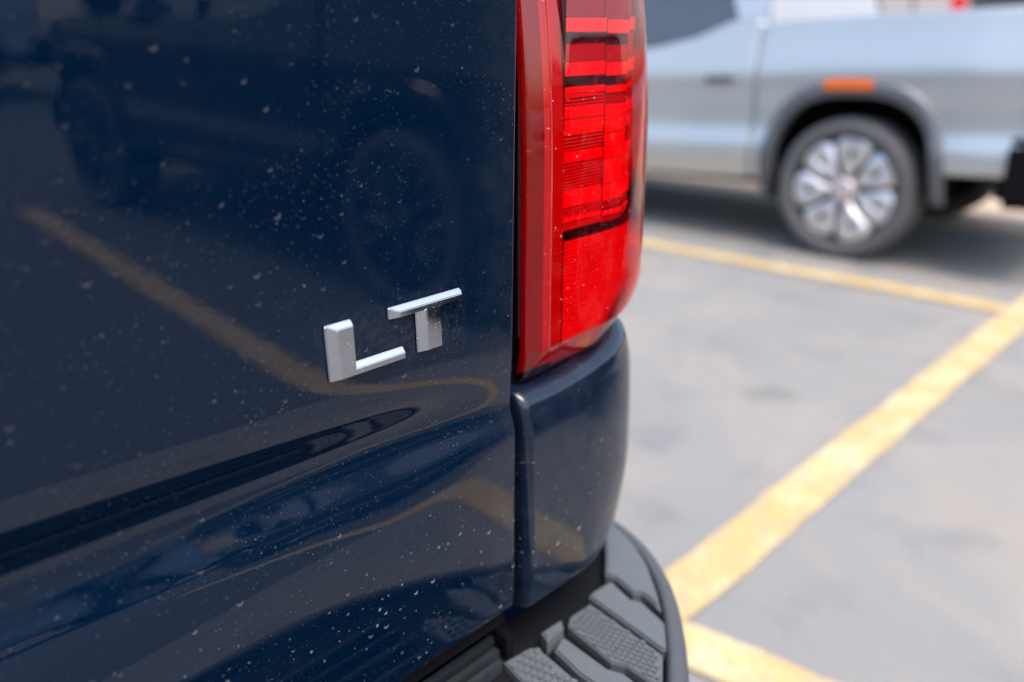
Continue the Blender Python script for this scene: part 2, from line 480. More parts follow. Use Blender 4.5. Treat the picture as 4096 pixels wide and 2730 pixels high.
# --- badge letters
def letter(name, poly, lab, shear=-1.4 / 34.9):
    """poly: front-face outline in mm (u, w), counter-clockwise seen from outside"""
    ins = {'l': 7.6, 'u': 3.6, 'r': 0.7, 'd': 0.7}
    n = len(poly)
    def off(k):
        out = []
        for i in range(n):
            p0, p1, p2 = poly[i - 1], poly[i], poly[(i + 1) % n]
            px, py = p1
            for (a, b) in ((p0, p1), (p1, p2)):
                dx, dy = b[0] - a[0], b[1] - a[1]
                if abs(dx) > abs(dy):      # horizontal edge
                    up_ = dx < 0           # ccw: top edges run leftwards
                    py = p1[1] + (ins['u'] if up_ else -ins['d']) * k
                else:
                    rt_ = dy > 0
                    px = p1[0] + (ins['r'] if rt_ else -ins['l']) * k
            out.append((px, py))
        return out
    layers = [(off(1.0), 0.0), (off(1.0), 0.0012), (off(0.0), 0.0046)]
    bm = bmesh.new()
    rings = []
    for pl, v in layers:
        ring = []
        for (u, w) in pl:
            uu = (u + shear * (w - 6.6)) / 1000
            x = 0.678 + uu
            z = 1.09 + w / 1000
            y = -(float(tg_offset(x, z)) * 0 + LEAN * (1.09 - z) + v - (0.0012 if v == 0 else 0))
            ring.append(bm.verts.new((x, y, z)))
        rings.append(ring)
    bk = bmesh.new()
    ob, ib = off(1.09), off(1.0)
    ps = []
    for (u, w) in ob:
        z = 1.09 + w / 1000
        ps.append(bk.verts.new((0.678 + (u + shear * (w - 6.6)) / 1000, -(LEAN * (1.09 - z) + 0.0006), z)))
    bk.faces.new(ps)
    bmesh.ops.triangulate(bk, faces=bk.faces[:])
    bm_obj("badge_backing", bk, 'black', tailgate)
    bm.faces.new(rings[-1])
    top_edges = []
    for r0, r1 in zip(rings[:-1], rings[1:]):
        for i in range(n):
            bm.faces.new((r0[i], r0[(i + 1) % n], r1[(i + 1) % n], r1[i]))
    bmesh.ops.recalc_face_normals(bm, faces=bm.faces[:])
    bmesh.ops.bevel(bm, geom=[e for e in bm.edges if not e.is_boundary], offset=0.00045, segments=2, affect='EDGES')
    bmesh.ops.triangulate(bm, faces=[f for f in bm.faces if len(f.verts) > 4])
    o = bm_obj(name, bm, 'chrome', tailgate)
    o['label'] = lab
    return o

letter("badge_letter", [(-56, 24.1), (-55.6, -10.8), (0, -10.8), (0, -6.6), (-43.0, -6.6), (-43.0, 24.1)],
       "chrome letter L with a wide bevelled upright")
letter("badge_letter", [(-2.8, 24.2), (-2.8, 20.2), (21.9, 20.2), (21.9, -10.8), (35.6, -10.8), (35.6, 20.2), (57.6, 20.2), (57.6, 24.2)],
       "chrome letter T with a long thin crossbar")

# --- plan curve of the truck corner (lamp and panel share it)
def plan(s0=0.105, Ls=0.185, x0=0.807, smax=0.46, n=921):
    s = np.linspace(0, smax, n)
    t = smoothstep((s - s0) / Ls)
    ph = np.pi / 2 * t
    ds = s[1] - s[0]
    x = x0 + np.concatenate([[0], np.cumsum(np.cos(ph[:-1])) * ds])
    y = np.concatenate([[0], np.cumsum(np.sin(ph[:-1])) * ds])
    return s, x, y, np.sin(ph), -np.cos(ph)      # normal (nx, ny)
PS, PX, PY, PNX, PNY = plan()
def pc(s, z, d, sgn=1):
    """point on the corner surface: arc length s, height z, offset outward d"""
    s = np.asarray(s, float)
    x = np.interp(s, PS, PX); y = np.interp(s, PS, PY)
    nx = np.interp(s, PS, PNX); ny = np.interp(s, PS, PNY)
    z = np.broadcast_to(np.asarray(z, float), s.shape)
    return np.stack([sgn * (x + nx * d), y + ny * d, z], -1)

# --- corner panel below the lamp
def corner_top(s):
    return 1.009 + 0.010 * smoothstep((s - 0.03) / 0.12) + 0.022 * smoothstep((s - 0.12) / 0.2)
def corner_panel(sgn, lab):
    s = np.concatenate([0.0085 * (1 - np.cos(np.linspace(0, np.pi / 2, 9))), np.linspace(0.009, 0.40, 110)])
    nz = 120
    T = np.concatenate([np.linspace(0, 0.06, 16)[:-1], np.linspace(0.06, 0.93, 80)[:-1], np.linspace(0.93, 1, 14)])
    S, TT = np.meshgrid(s, T)
    zt = corner_top(S)
    zb = 0.798 + 0.020 * smoothstep((S - 0.09) / 0.11)
    Zc = zt + (zb - zt) * TT
    h = zt - Zc
    sig = lambda t: 1 / (1 + np.exp(-np.clip(t, -40, 40)))
    o = -0.0035 + 0.0075 * sig((1.000 - Zc + 0.01 * smoothstep(S / 0.1)) / 0.0085) + 0.004 * sig((0.985 - Zc) / 0.02)
    o = o - 0.012 * smoothstep((0.90 - Zc) / 0.13) * smoothstep((S - 0.08) / 0.1)
    o = o - 0.005 * smoothstep((S - 0.08) / 0.08)
    dt = np.clip(1 - h / 0.013, 0, 1); o -= 0.014 * (1 - np.sqrt(np.clip(1 - dt * dt, 0, 1)))
    db = np.clip(1 - (Zc - zb) / 0.010, 0, 1); o -= 0.009 * (1 - np.sqrt(np.clip(1 - db * db, 0, 1)))
    de = np.clip(1 - S / 0.0085, 0, 1); o -= 0.009 * (1 - np.sqrt(np.clip(1 - de * de, 0, 1)))
    Pq = pc(S.ravel(), Zc.ravel(), o.ravel()[:, None][:, 0], sgn) if False else None
    x = np.interp(S, PS, PX); y = np.interp(S, PS, PY)
    nx = np.interp(S, PS, PNX); ny = np.interp(S, PS, PNY)
    Pq = np.stack([sgn * (x + nx * o), y + ny * o, Zc], -1)
    # returns: top ledge under the lamp, gap side, bottom
    def inward(row, d):
        r = row.copy()
        r[..., 0] -= sgn * nx[:1, :].reshape(1, -1)[:, :r.shape[1]] * d
        r[..., 1] -= ny[:1, :].reshape(1, -1)[:, :r.shape[1]] * d
        return r
    top = inward(Pq[:1], 0.03); top[..., 2] += 0.001
    bt = inward(Pq[-1:], 0.03)
    Pq = np.concatenate([top, Pq, bt], 0)
    side = Pq[:, :1].copy(); side[..., 1] += 0.035
    Pq = np.concatenate([side, Pq], 1)
    o_ = grid("corner_panel", Pq, 'navy', bp, flip=(sgn < 0))
    o_['label'] = lab
    return o_
corner_panel(1, "navy body corner under the red tail lamp")
corner_panel(-1, "navy body corner under the other tail lamp")

# --- black seal behind the gap
for sgn in (1, -1):
    box("gap_seal", min(sgn * 0.785, sgn * 0.835), max(sgn * 0.785, sgn * 0.835), 0.030, 0.045, 0.80, 1.39, 'black', bp)

# --- tail lamp
def lens_offset(S, Zc, zb):
    a = S / 0.017
    b = (Zc - zb) / 0.028
    m = np.minimum(a, b)
    k = 0.06
    o = -0.0085 * np.clip(1 - m, 0, None) - 0.005 * np.clip(1 - b, 0, 1)
    o = np.where(m > 1, 0, o)
    edge = np.clip(1 - np.minimum(S / 0.004, (Zc - zb) / 0.004), 0, 1)
    o = o - 0.006 * (1 - np.sqrt(np.clip(1 - edge * edge, 0, 1)))
    o = o - 0.021 * smoothstep((1.095 - Zc) / 0.085) ** 1.5 * smoothstep((S - 0.085) / 0.075)
    o = o + 0.007 * smoothstep((S - 0.045) / 0.07) - 0.50 * np.clip(Zc - 1.185, 0, None) ** 2
    # small raised ridge where the rim meets the main lens
    o = o + 0.0012 * np.exp(-((S - 0.0190) / 0.0020) ** 2) * smoothstep((m - 0.8) / 0.3)
    return o

def tail_lamp(sgn, lab):
    lamp = empty("tail_lamp"); lamp.parent = bp
    lamp['label'] = lab
    S0 = 0.0135
    ztop = 1.40
    s = np.concatenate([np.linspace(0, 0.004, 7)[:-1], np.linspace(0.004, 0.032, 44)[:-1], np.linspace(0.032, 0.31, 90)])
    T = np.concatenate([np.linspace(0, 0.014, 8)[:-1], np.linspace(0.014, 0.26, 70)[:-1], np.linspace(0.26, 1, 30)])
    S, TT = np.meshgrid(s, T)
    zb = corner_top(S + S0) + 0.0035
    Zc = zb + (ztop - zb) * TT
    o = lens_offset(S, Zc, zb)
    x = np.interp(S + S0, PS, PX); y = np.interp(S + S0, PS, PY)
    nx = np.interp(S + S0, PS, PNX); ny = np.interp(S + S0, PS, PNY)
    Pq = np.stack([sgn * (x + nx * o), y + ny * o, Zc], -1)
    grid("lens", Pq, 'lens', lamp, flip=(sgn > 0))
    # solid deep red frame behind the lens: left band and bottom band
    def shell(name, s_rng, z_rng, depth, mat, ns=20, nz=30, fn=None, follow=False):
        Sx, Zx = np.meshgrid(np.linspace(*s_rng, ns), np.linspace(*z_rng, nz))
        d = np.full_like(Sx, -depth) if fn is None else -fn(Sx, Zx)
        if follow:
            zb_ = corner_top(Sx + S0) + 0.0035
            d = d + lens_offset(Sx, np.maximum(Zx, zb_), zb_)
        x = np.interp(Sx + S0, PS, PX); y = np.interp(Sx + S0, PS, PY)
        nx = np.interp(Sx + S0, PS, PNX); ny = np.interp(Sx + S0, PS, PNY)
        return grid(name, np.stack([sgn * (x + nx * d), y + ny * d, Zx], -1), mat, lamp, flip=(sgn > 0))
    shell("lamp_frame", (0.0005, 0.0160), (1.022, 1.398), 0.0035, 'frame_dark', 24, 60, follow=True)
    shell("lamp_frame", (0.0163, 0.0405), (1.022, 1.398), 0.0035, 'frame_red', 24, 60, follow=True)
    # bottom band of the frame follows the lens outline
    Sx, TT2 = np.meshgrid(np.linspace(0.0405, 0.30, 60), np.linspace(0, 1, 16))
    zb_ = corner_top(Sx + S0) + 0.0045
    Zx = zb_ + 0.024 * TT2
    d = lens_offset(Sx, Zx, zb_ - 0.001) - 0.0035
    x = np.interp(Sx + S0, PS, PX); y = np.interp(Sx + S0, PS, PY)
    nx = np.interp(Sx + S0, PS, PNX); ny = np.interp(Sx + S0, PS, PNY)
    grid("lamp_frame", np.stack([sgn * (x + nx * d), y + ny * d, Zx], -1), 'frame_red', lamp, flip=(sgn > 0))
    # back wall and inner side wall
    shell("housing", (0.036, 0.30), (1.03, 1.40), 0.060, 'lamp_dark', 40, 10)
    def wall(name, sv, d0, d1, z0, z1, mat):
        p = []
        for z in (z0, z1):
            for d_ in (d0, d1):
                x = np.interp(sv + S0, PS, PX); y = np.interp(sv + S0, PS, PY)
                nx = np.interp(sv + S0, PS, PNX); ny = np.interp(sv + S0, PS, PNY)
                p.append((sgn * (x - nx * d_), y - ny * d_, z))
        return mesh(name, p, [(0, 1, 3, 2)], mat, lamp)
    wall("inner_wall", 0.0405, 0.0038, 0.060, 1.036, 1.398, 'lamp_dark')
    # lower flat reflector with fine prisms
    def prism_fn(Sx, Zx):
        return 0.0065 + 0.0024 * np.abs(((Zx * 330) % 1.0) - 0.5) + 0.0010 * np.abs(((Sx * 300 + Zx * 60) % 1.0) - 0.5) + \
            0.021 * smoothstep((1.095 - Zx) / 0.085) ** 1.5 * smoothstep((Sx - 0.085) / 0.075)
    shell("reflector_panel", (0.0470, 0.29), (1.036, 1.128), 0, 'reflector_low', 150, 110, fn=prism_fn)
    # stacked light units above: bands of lens optics, heights in metres
    r = random.Random(11)
    bands = [(1.330, 1.3990, 'bright'), (1.306, 1.330, 'dim'), (1.2945, 1.306, 'bright'), (1.2860, 1.2945, 'dark'), (1.2723, 1.2860, 'red'), (1.2611, 1.2723, 'rib'),
             (1.2535, 1.2611, 'dark'), (1.2472, 1.2535, 'bright'), (1.2385, 1.2472, 'hatch'), (1.2280, 1.2385, 'rib'), (1.2146, 1.2280, 'bright'),
             (1.2025, 1.2146, 'hatch'), (1.1925, 1.2025, 'rib'), (1.1710, 1.1925, 'hatch'), (1.1555, 1.1710, 'rib'), (1.1480, 1.1555, 'hatch'), (1.1425, 1.1480, 'bright'), (1.1365, 1.1425, 'hatch'), (1.1295, 1.1365, 'dark')]
    def louvers(s0, s1, z0, z1):
        k = max(3, int((z1 - z0) / 0.0024))
        p = (z1 - z0) / k
        rows = []
        for q in range(k):
            zq = z0 + q * p
            rows += [(zq, 0.0085), (zq + 0.42 * p, 0.0085), (zq + 0.46 * p, 0.017), (zq + 0.96 * p, 0.017)]
        Sx, I = np.meshgrid(np.linspace(s0, s1, 12), np.arange(len(rows)))
        Zx = np.array([a_[0] for a_ in rows])[I] + 0.05 * (Sx - s0) * 0.3
        D = np.array([a_[1] for a_ in rows])[I]
        x = np.interp(Sx + S0, PS, PX); y = np.interp(Sx + S0, PS, PY)
        nx = np.interp(Sx + S0, PS, PNX); ny = np.interp(Sx + S0, PS, PNY)
        grid("louver_bank", np.stack([sgn * (x - nx * D), y - ny * D, Zx], -1), 'reflector', lamp, flip=(sgn > 0), smooth=False)
    cols = [(0.0460, 0.100, 0.0, 0), (0.1015, 0.140, -0.0015, 1), (0.1415, 0.29, 0.001, 2)]
    rib = lambda Sx, Zx: 0.0080 + 0.0016 * np.abs(np.sin(Sx * math.pi / 0.0036))
    fine = lambda Sx, Zx: 0.0085 + 0.0010 * np.abs(((Zx * 420) % 1.0) - 0.5)
    for s0, s1, dz, ci in cols:
        for z0, z1, kind in bands:
            if ci and kind == 'hatch':
                kind = 'bright' if r.random() < 0.55 else 'red'
            if ci == 2 and kind == 'dark' and r.random() < 0.5:
                kind = 'red'
            e = s1 - (r.uniform(0, 0.006) if kind == 'dark' else 0)
            zr = (z0 + dz + 0.0003, z1 + dz - 0.0003)
            if kind == 'bright':
                shell("reflector_band", (s0, s1), zr, 0, 'reflector', 12, 24, fn=fine)
            elif kind == 'rib':
                shell("rib_strip", (s0, s1), zr, 0, 'reflector', int((s1 - s0) / 0.0006), 3, fn=rib)
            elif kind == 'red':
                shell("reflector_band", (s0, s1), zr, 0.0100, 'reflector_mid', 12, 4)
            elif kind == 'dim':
                shell("reflector_band", (s0, s1), zr, 0.0120, 'lens_sheen_tone', 12, 4)  # band toned as a painted lens reflection
            elif kind == 'hatch':
                louvers(s0, s1, *zr)
            else:
                shell("bezel_bar", (s0, e), zr, 0.0180, 'lamp_dark', 8, 3)
    return lamp
tail_lamp(1, "tall wrap-around red tail lamp with stacked reflectors inside")
tail_lamp(-1, "red tail lamp on the truck's far corner")

# --- rear bumper with step pad
bumper = empty("rear_bumper"); bumper.parent = bp
bumper['label'] = "grey textured step bumper below the tailgate"
OUT = [(1.075, 0.34), (1.072, 0.20), (1.069, 0.11), (1.0624, 0.0702), (1.053, 0.0423), (1.0389, 0.0106), (1.0181, -0.0211), (0.9894, -0.0525), (0.9573, -0.0808), (0.9184, -0.1088),
       (0.8774, -0.1366), (0.8400, -0.158), (0.78, -0.185), (0.70, -0.205), (0.55, -0.222), (0.3, -0.232), (0.0, -0.235)]
def resample(pts, n):
    p = np.array(pts); d = np.concatenate([[0], np.cumsum(np.linalg.norm(np.diff(p, axis=0), axis=1))])
    t = np.linspace(0, d[-1], n)
    q = np.stack([np.interp(t, d, p[:, 0]), np.interp(t, d, p[:, 1])], -1)
    for _ in range(6):
        q[1:-1] = (q[:-2] + 2 * q[1:-1] + q[2:]) / 4
    return q
half = resample(OUT, 90)
full = np.concatenate([half, (half[::-1] * np.array([-1, 1]))[1:]], 0)
tang = np.gradient(full, axis=0); tang /= np.linalg.norm(tang, axis=1)[:, None]
nrm = np.stack([tang[:, 1], -tang[:, 0]], -1)
cen = np.array([0, 0.3])
nrm *= np.sign(((full - cen) * nrm).sum(1))[:, None]
# section: (offset outward, z) from inner rim over the lip and down the outside
ZP = 0.752
sec = [(-0.020, ZP - 0.020), (-0.0185, ZP - 0.003), (-0.017, ZP + 0.0015), (-0.014, ZP + 0.003), (-0.009, ZP + 0.002), (-0.004, ZP - 0.001), (0.0, ZP - 0.008), (0.003, ZP - 0.022),
       (0.006, ZP - 0.06), (0.010, ZP - 0.12), (0.006, ZP - 0.20), (-0.02, ZP - 0.25), (-0.08, ZP - 0.26)]
sec = np.array(sec)
P = np.zeros((len(full), len(sec), 3))
for j, (d, z) in enumerate(sec):
    P[:, j, :2] = full + nrm * d
    P[:, j, 2] = z
rim = grid("bumper_shell", P, 'pad_dark', bumper, flip=True)
# lower dark deck under the plates
vt = [(x, y, ZP - 0.014) for x, y in (full + nrm * -0.018)] + [(-1.0, 0.34, ZP - 0.014), (-0.97, 0.12, ZP - 0.014), (-0.80, 0.06, ZP - 0.014), (0.80, 0.06, ZP - 0.014), (0.97, 0.12, ZP - 0.014), (1.0, 0.34, ZP - 0.014)]
bm = bmesh.new()
bm.faces.new([bm.verts.new(v) for v in vt])
bmesh.ops.triangulate(bm, faces=bm.faces[:])
bm_obj("bumper_deck", bm, 'groove', bumper)
PL1 = [(1.0479, 0.064), (1.0240, 0.0202), (1.0010, -0.009), (0.9680, -0.0425), (0.9442, -0.0640), (0.955, -0.0413), (0.9569, -0.0315), (0.9513, -0.0253), (0.961, 0.0035), (0.9588, 0.0155), (0.9858, 0.0347), (1.0099, 0.0533), (1.030, 0.090), (1.045, 0.14)]
PL2 = [(0.9314, 0.0086), (0.956, 0.0059), (0.9432, -0.0281), (0.9480, -0.0369), (0.9360, -0.0700), (0.9330, -0.0760), (0.9026, -0.0985), (0.8985, -0.0945), (0.919, 0.0067)]
DOT1 = [(0.9124, 0.0001), (0.8955, -0.0975), (0.8620, -0.1190), (0.8564, -0.1089), (0.8604, -0.081), (0.855, -0.0679), (0.8697, -0.0057), (0.8827, 0.0018)]
PL3 = [(0.8536, -0.0125), (0.8452, -0.0712), (0.85, -0.0858), (0.8455, -0.1101), (0.8297, -0.1269), (0.8189, -0.098), (0.8221, -0.0573), (0.8326, -0.0198)]
BLK = [(0.8375, 0.001), (0.8652, -0.0006), (0.857, -0.0102), (0.8321, -0.0107)]
DOT2 = [(0.8218, 0.0006), (0.8251, -0.008), (0.8150, -0.0576), (0.8080, -0.0796), (0.7811, -0.1016), (0.7700, -0.0950), (0.7744, -0.0491), (0.7893, 0.0048)]
def inside(p, poly):
    c = False
    n = len(poly)
    for i in range(n):
        (x1, y1), (x2, y2) = poly[i], poly[i - 1]
        if (y1 > p[1]) != (y2 > p[1]) and p[0] < (x2 - x1) * (p[1] - y1) / (y2 - y1) + x1:
            c = not c
    return c
def dist_edge(p, poly):
    best = 9
    for i in range(len(poly)):
        a = np.array(poly[i - 1]); b = np.array(poly[i]); q = np.array(p)
        t = np.clip(((q - a) @ (b - a)) / ((b - a) @ (b - a)), 0, 1)
        best = min(best, np.linalg.norm(q - a - t * (b - a)))
    return best
def cleats(name, poly, z, du, dv, su, sv, ang, mat):
    """grid of small raised cleats filling a polygon: real relief, joined"""
    bm = bmesh.new()
    ca, sa = math.cos(ang), math.sin(ang)
    cx = sum(p[0] for p in poly) / len(poly); cy = sum(p[1] for p in poly) / len(poly)
    for i in range(-40, 41):
        for j in range(-40, 41):
            u, v = i * du, j * dv
            p = (cx + u * ca - v * sa, cy + u * sa + v * ca)
            if not inside(p, poly) or dist_edge(p, poly) < 0.0035:
                continue
            q = []
            for zz, k in ((z, 1.0), (z + 0.0028, 0.72)):
                for a, b in ((-1, -1), (1, -1), (1, 1), (-1, 1)):
                    uu, vv = a * su * k / 2, b * sv * k / 2
                    q.append(bm.verts.new((p[0] + uu * ca - vv * sa, p[1] + uu * sa + vv * ca, zz)))
            bm.faces.new(q[4:])
            for a in range(4):
                bm.faces.new((q[a], q[(a + 1) % 4], q[4 + (a + 1) % 4], q[4 + a]))
    return bm_obj(name, bm, mat, bumper)
mir = lambda pl: [(-x, y) for x, y in pl[::-1]]
for f in (lambda p: p, mir):
    prism("step_plate", f(PL1), ZP - 0.013, ZP + 0.002, 'pad', bumper, 0.0022)
    prism("step_plate", f(PL2), ZP - 0.013, ZP - 0.0005, 'pad', bumper, 0.002)
    prism("tread_panel", f(DOT1), ZP - 0.013, ZP - 0.003, 'pad', bumper, 0.0015)
    prism("step_plate", f(PL3), ZP - 0.013, ZP - 0.002, 'pad', bumper, 0.002)
    prism("step_block", f(BLK), ZP - 0.013, ZP + 0.005, 'pad', bumper, 0.002)
    prism("tread_panel", f(DOT2), ZP - 0.013, ZP - 0.003, 'pad', bumper, 0.0015)
    sg = 1 if f(PL1)[0][0] > 0 else -1
    c1 = cleats("tread_cleats", f(DOT1), ZP - 0.003, 0.0062, 0.0062, 0.0046, 0.0046, sg * rad(-80), 'pad')
    c2 = cleats("tread_cleats", f(DOT2), ZP - 0.003, 0.0070, 0.0095, 0.0048, 0.0075, sg * rad(-80), 'pad')
    c1['kind'] = 'stuff'; c2['kind'] = 'stuff'
# centre step: long ridges running across the truck
for j in range(9):
    y0 = 0.036 - 0.0145 * j if j < 3 else 0.0 - 0.022 * (j - 2)
    x1 = (0.806, 0.797, 0.786)[j] if j < 3 else 0.755
    box("step_ridge", -x1, x1, y0 - 0.0045, y0 + 0.0022, ZP - 0.0125, ZP + 0.001 - 0.001 * (j % 2), 'ridge', bumper, 0.0012)
# black bracket notch between centre step and corner pad
for sgn in (1, -1):
    prism("bracket", [(sgn * 0.8085, 0.052), (sgn * 0.8315, 0.044), (sgn * 0.8100, 0.012), (sgn * 0.8010, 0.012)][::sgn], ZP - 0.012, ZP + 0.012, 'black', bumper, 0.002)
# navy sill panel set back behind the bumper, below tailgate and corner panels
sil = []
for s_ in np.linspace(0.02, 0.40, 40):
    p = pc(np.array([s_]), 0.7, -0.050)[0]
    sil.append((p[0], p[1] ))
line_ = [(-x, y) for x, y in sil[::-1]] + sil
P = np.zeros((len(line_), 3, 3))
for i, (x, y) in enumerate(line_):
    for j, z in enumerate((0.806, 0.74, 0.55)):
        P[i, j] = (x, y, z)
grid("sill_panel", P, 'navy_plain', bp, flip=True)
box("seal_strip", -0.80, 0.80, 0.012, 0.034, 0.782, 0.799, 'black', bp, 0.003)

# ------------------------------------------------------------------ generic crew-cab pickup
HK = np.array([(.34, .885), (.40, .935), (.57, .985), (.62, .990), (.73, .958), (.85, .958), (1.0, .978), (1.06, .976), (1.22, .945), (1.32, .93), (1.45, .922)])
_zz = np.linspace(.30, 1.50, 241)
_hh = np.interp(_zz, HK[:, 0], HK[:, 1])
for _ in range(70):
    _hh[1:-1] = (_hh[:-2] + 2 * _hh[1:-1] + _hh[2:]) / 4
hw = lambda z: np.interp(z, _zz, _hh)

WB = 3.26
AX_Z = 0.402
def arch_z(y, yc):
    a, b, n = 0.478, 0.525, 2.7
    t = np.abs(y - yc) / a
    return np.where(t < 1, AX_Z + b * (1 - np.clip(t, 0, 1) ** n) ** (1 / n), -1.0)
def arch_pt(phi, k=0.0):
    a, b, n = 0.478 + k * 0.75, 0.525 + k, 2.7
    c, s = math.cos(phi), math.sin(phi)
    return a * math.copysign(abs(c) ** (2 / n), c), AX_Z + b * abs(s) ** (2 / n)

def build_wheel_data():
    """tyre, rim disc, petal and cap as mesh data; outer face looks to -X"""
    D = {}
    # tyre: lathe about X
    prof = [(-0.115, 0.300), (-0.128, 0.318), (-0.138, 0.345), (-0.136, 0.372), (-0.122, 0.392), (-0.10, 0.4005), (-0.05, 0.4045), (0.05, 0.4045), (0.10, 0.4005), (0.122, 0.392), (0.136, 0.37), (0.13, 0.31), (0.115, 0.29)]
    n = 72
    vt, fc = [], []
    for i in range(n):
        a = 2 * math.pi * i / n
        for (x, r_) in prof:
            vt.append((x, r_ * math.cos(a), r_ * math.sin(a)))
    m = len(prof)
    for i in range(n):
        for j in range(m - 1):
            a0, a1 = i * m + j, ((i + 1) % n) * m + j
            fc.append((a0, a1, a1 + 1, a0 + 1))
    D['tyre'] = (vt, fc)
    # rim barrel + dark back disc
    prof = [(-0.112, 0.309), (-0.118, 0.304), (-0.112, 0.296), (-0.05, 0.288), (-0.045, 0.10), (-0.05, 0.0)]
    vt, fc = [], []
    for i in range(n):
        a = 2 * math.pi * i / n
        for (x, r_) in prof:
            vt.append((x, r_ * math.cos(a), r_ * math.sin(a)))
    m = len(prof)
    for i in range(n):
        for j in range(m - 1):
            a0, a1 = i * m + j, ((i + 1) % n) * m + j
            fc.append((a0, a1, a1 + 1, a0 + 1))
    D['rim'] = (vt, fc)
    # petal spoke
    nr, nt = 46, 41
    P = np.zeros((nr, nt, 3)); R = np.zeros((nr, nt)); TH = np.zeros((nr, nt))
    for i in range(nr):
        r_ = 0.070 + (0.312 - 0.070) * i / (nr - 1)
        w = 0.418 * (0.55 + 0.45 * math.sin(min(1, (r_ - 0.06) / 0.17) * math.pi / 2))
        if r_ > 0.250:
            q = (r_ - 0.250) / 0.0625
            w *= math.sqrt(max(0.0, 1 - q * q)) * 0.97 + 0.03
        for j in range(nt):
            v = -1 + 2 * j / (nt - 1)
            th = v * w
            lobes = 0.032 * (1 - abs(v) ** 3) * (0.35 + 0.65 * math.sin(math.pi * min(1, max(0, (r_ - 0.07) / 0.242))))
            groove = -0.024 * math.exp(-(v / 0.28) ** 2) * math.exp(-((r_ - 0.205) / 0.065) ** 2)
            x = -0.098 - lobes - groove + 0.012 * (1 - (r_ - 0.07) / 0.24)
            P[i, j] = (x, r_ * math.sin(th), r_ * math.cos(th)); R[i, j] = r_; TH[i, j] = th
    rc = (R[:-1, :-1] + R[1:, 1:]) / 2; tc = (TH[:-1, :-1] + TH[1:, 1:]) / 2
    hole = ((rc - 0.200) / 0.027) ** 2 + (tc * 0.19 / (0.014 + 0.16 * np.clip(rc - 0.18, -0.1, .1))) ** 2 < 1
    idx = np.arange(nr * nt).reshape(nr, nt)
    q = np.stack([idx[:-1, :-1], idx[:-1, 1:], idx[1:, 1:], idx[1:, :-1]], -1)[~hole]
    vt = [tuple(v) for v in P.reshape(-1, 3)]
    # side skirts so that a petal has depth
    ring = list(idx[:, 0]) + list(idx[-1, 1:]) + list(idx[-2::-1, -1])
    base = len(vt)
    for k_ in ring:
        x, y, z = vt[k_]
        vt.append((-0.055, y * 0.985, z * 0.985))
    fc = [tuple(f) for f in q.reshape(-1, 4)]
    for k_ in range(len(ring) - 1):
        fc.append((ring[k_], base + k_, base + k_ + 1, ring[k_ + 1]))
    D['spoke'] = (vt, fc)
    vt, fc = [], []
    prof = [(-0.075, 0.070), (-0.108, 0.068), (-0.118, 0.060), (-0.122, 0.045), (-0.124, 0.02), (-0.1245, 0.0)]
    n = 32; m = len(prof)
    for i in range(n):
        a = 2 * math.pi * i / n
        for (x, r_) in prof:
            vt.append((x, r_ * math.cos(a), r_ * math.sin(a)))
    for i in range(n):
        for j in range(m - 1):
            a0, a1 = i * m + j, ((i + 1) % n) * m + j
            fc.append((a0, a1, a1 + 1, a0 + 1))
    D['hub_cap'] = (vt, fc)
    out = {}
    for k_, (v, f) in D.items():
        me = bpy.data.meshes.new(k_)
        me.from_pydata(v, [], f)
        me.materials.append(M[{'tyre': 'tyre', 'rim': 'liner', 'spoke': 'alloy', 'hub_cap': 'cap'}[k_]])
        bm = bmesh.new(); bm.from_mesh(me); bmesh.ops.recalc_face_normals(bm, faces=bm.faces[:]); bm.to_mesh(me); bm.free()
        me.polygons.foreach_set('use_smooth', [True] * len(me.polygons))
        out[k_] = me
    return out
WD = build_wheel_data()
WD['spoke_dark'] = WD['spoke'].copy()
WD['spoke_dark'].materials[0] = M['dark_alloy']
WD['hub_cap_dark'] = WD['hub_cap'].copy()
WD['hub_cap_dark'].materials[0] = M['dark_alloy']

def add_wheel(parent, x, y, sx, sc=1.0, spin=0.0, spoke='spoke'):
    w = empty("wheel", (x, y, AX_Z * sc)); w.parent = parent
    w.scale = (sc, sc, sc)
    w.rotation_euler = (spin, 0, 0 if sx < 0 else math.pi)
    mesh("tyre", None, None, None, w, data=WD['tyre'])
    mesh("rim", None, None, None, w, data=WD['rim'])
    for k in range(7):
        s_ = mesh("spoke", None, None, None, w, data=WD[spoke])
        s_.rotation_euler = (2 * math.pi * k / 7, 0, 0)
    mesh("hub_cap", None, None, None, w, data=WD['hub_cap' if spoke == 'spoke' else 'hub_cap_dark'])
    return w

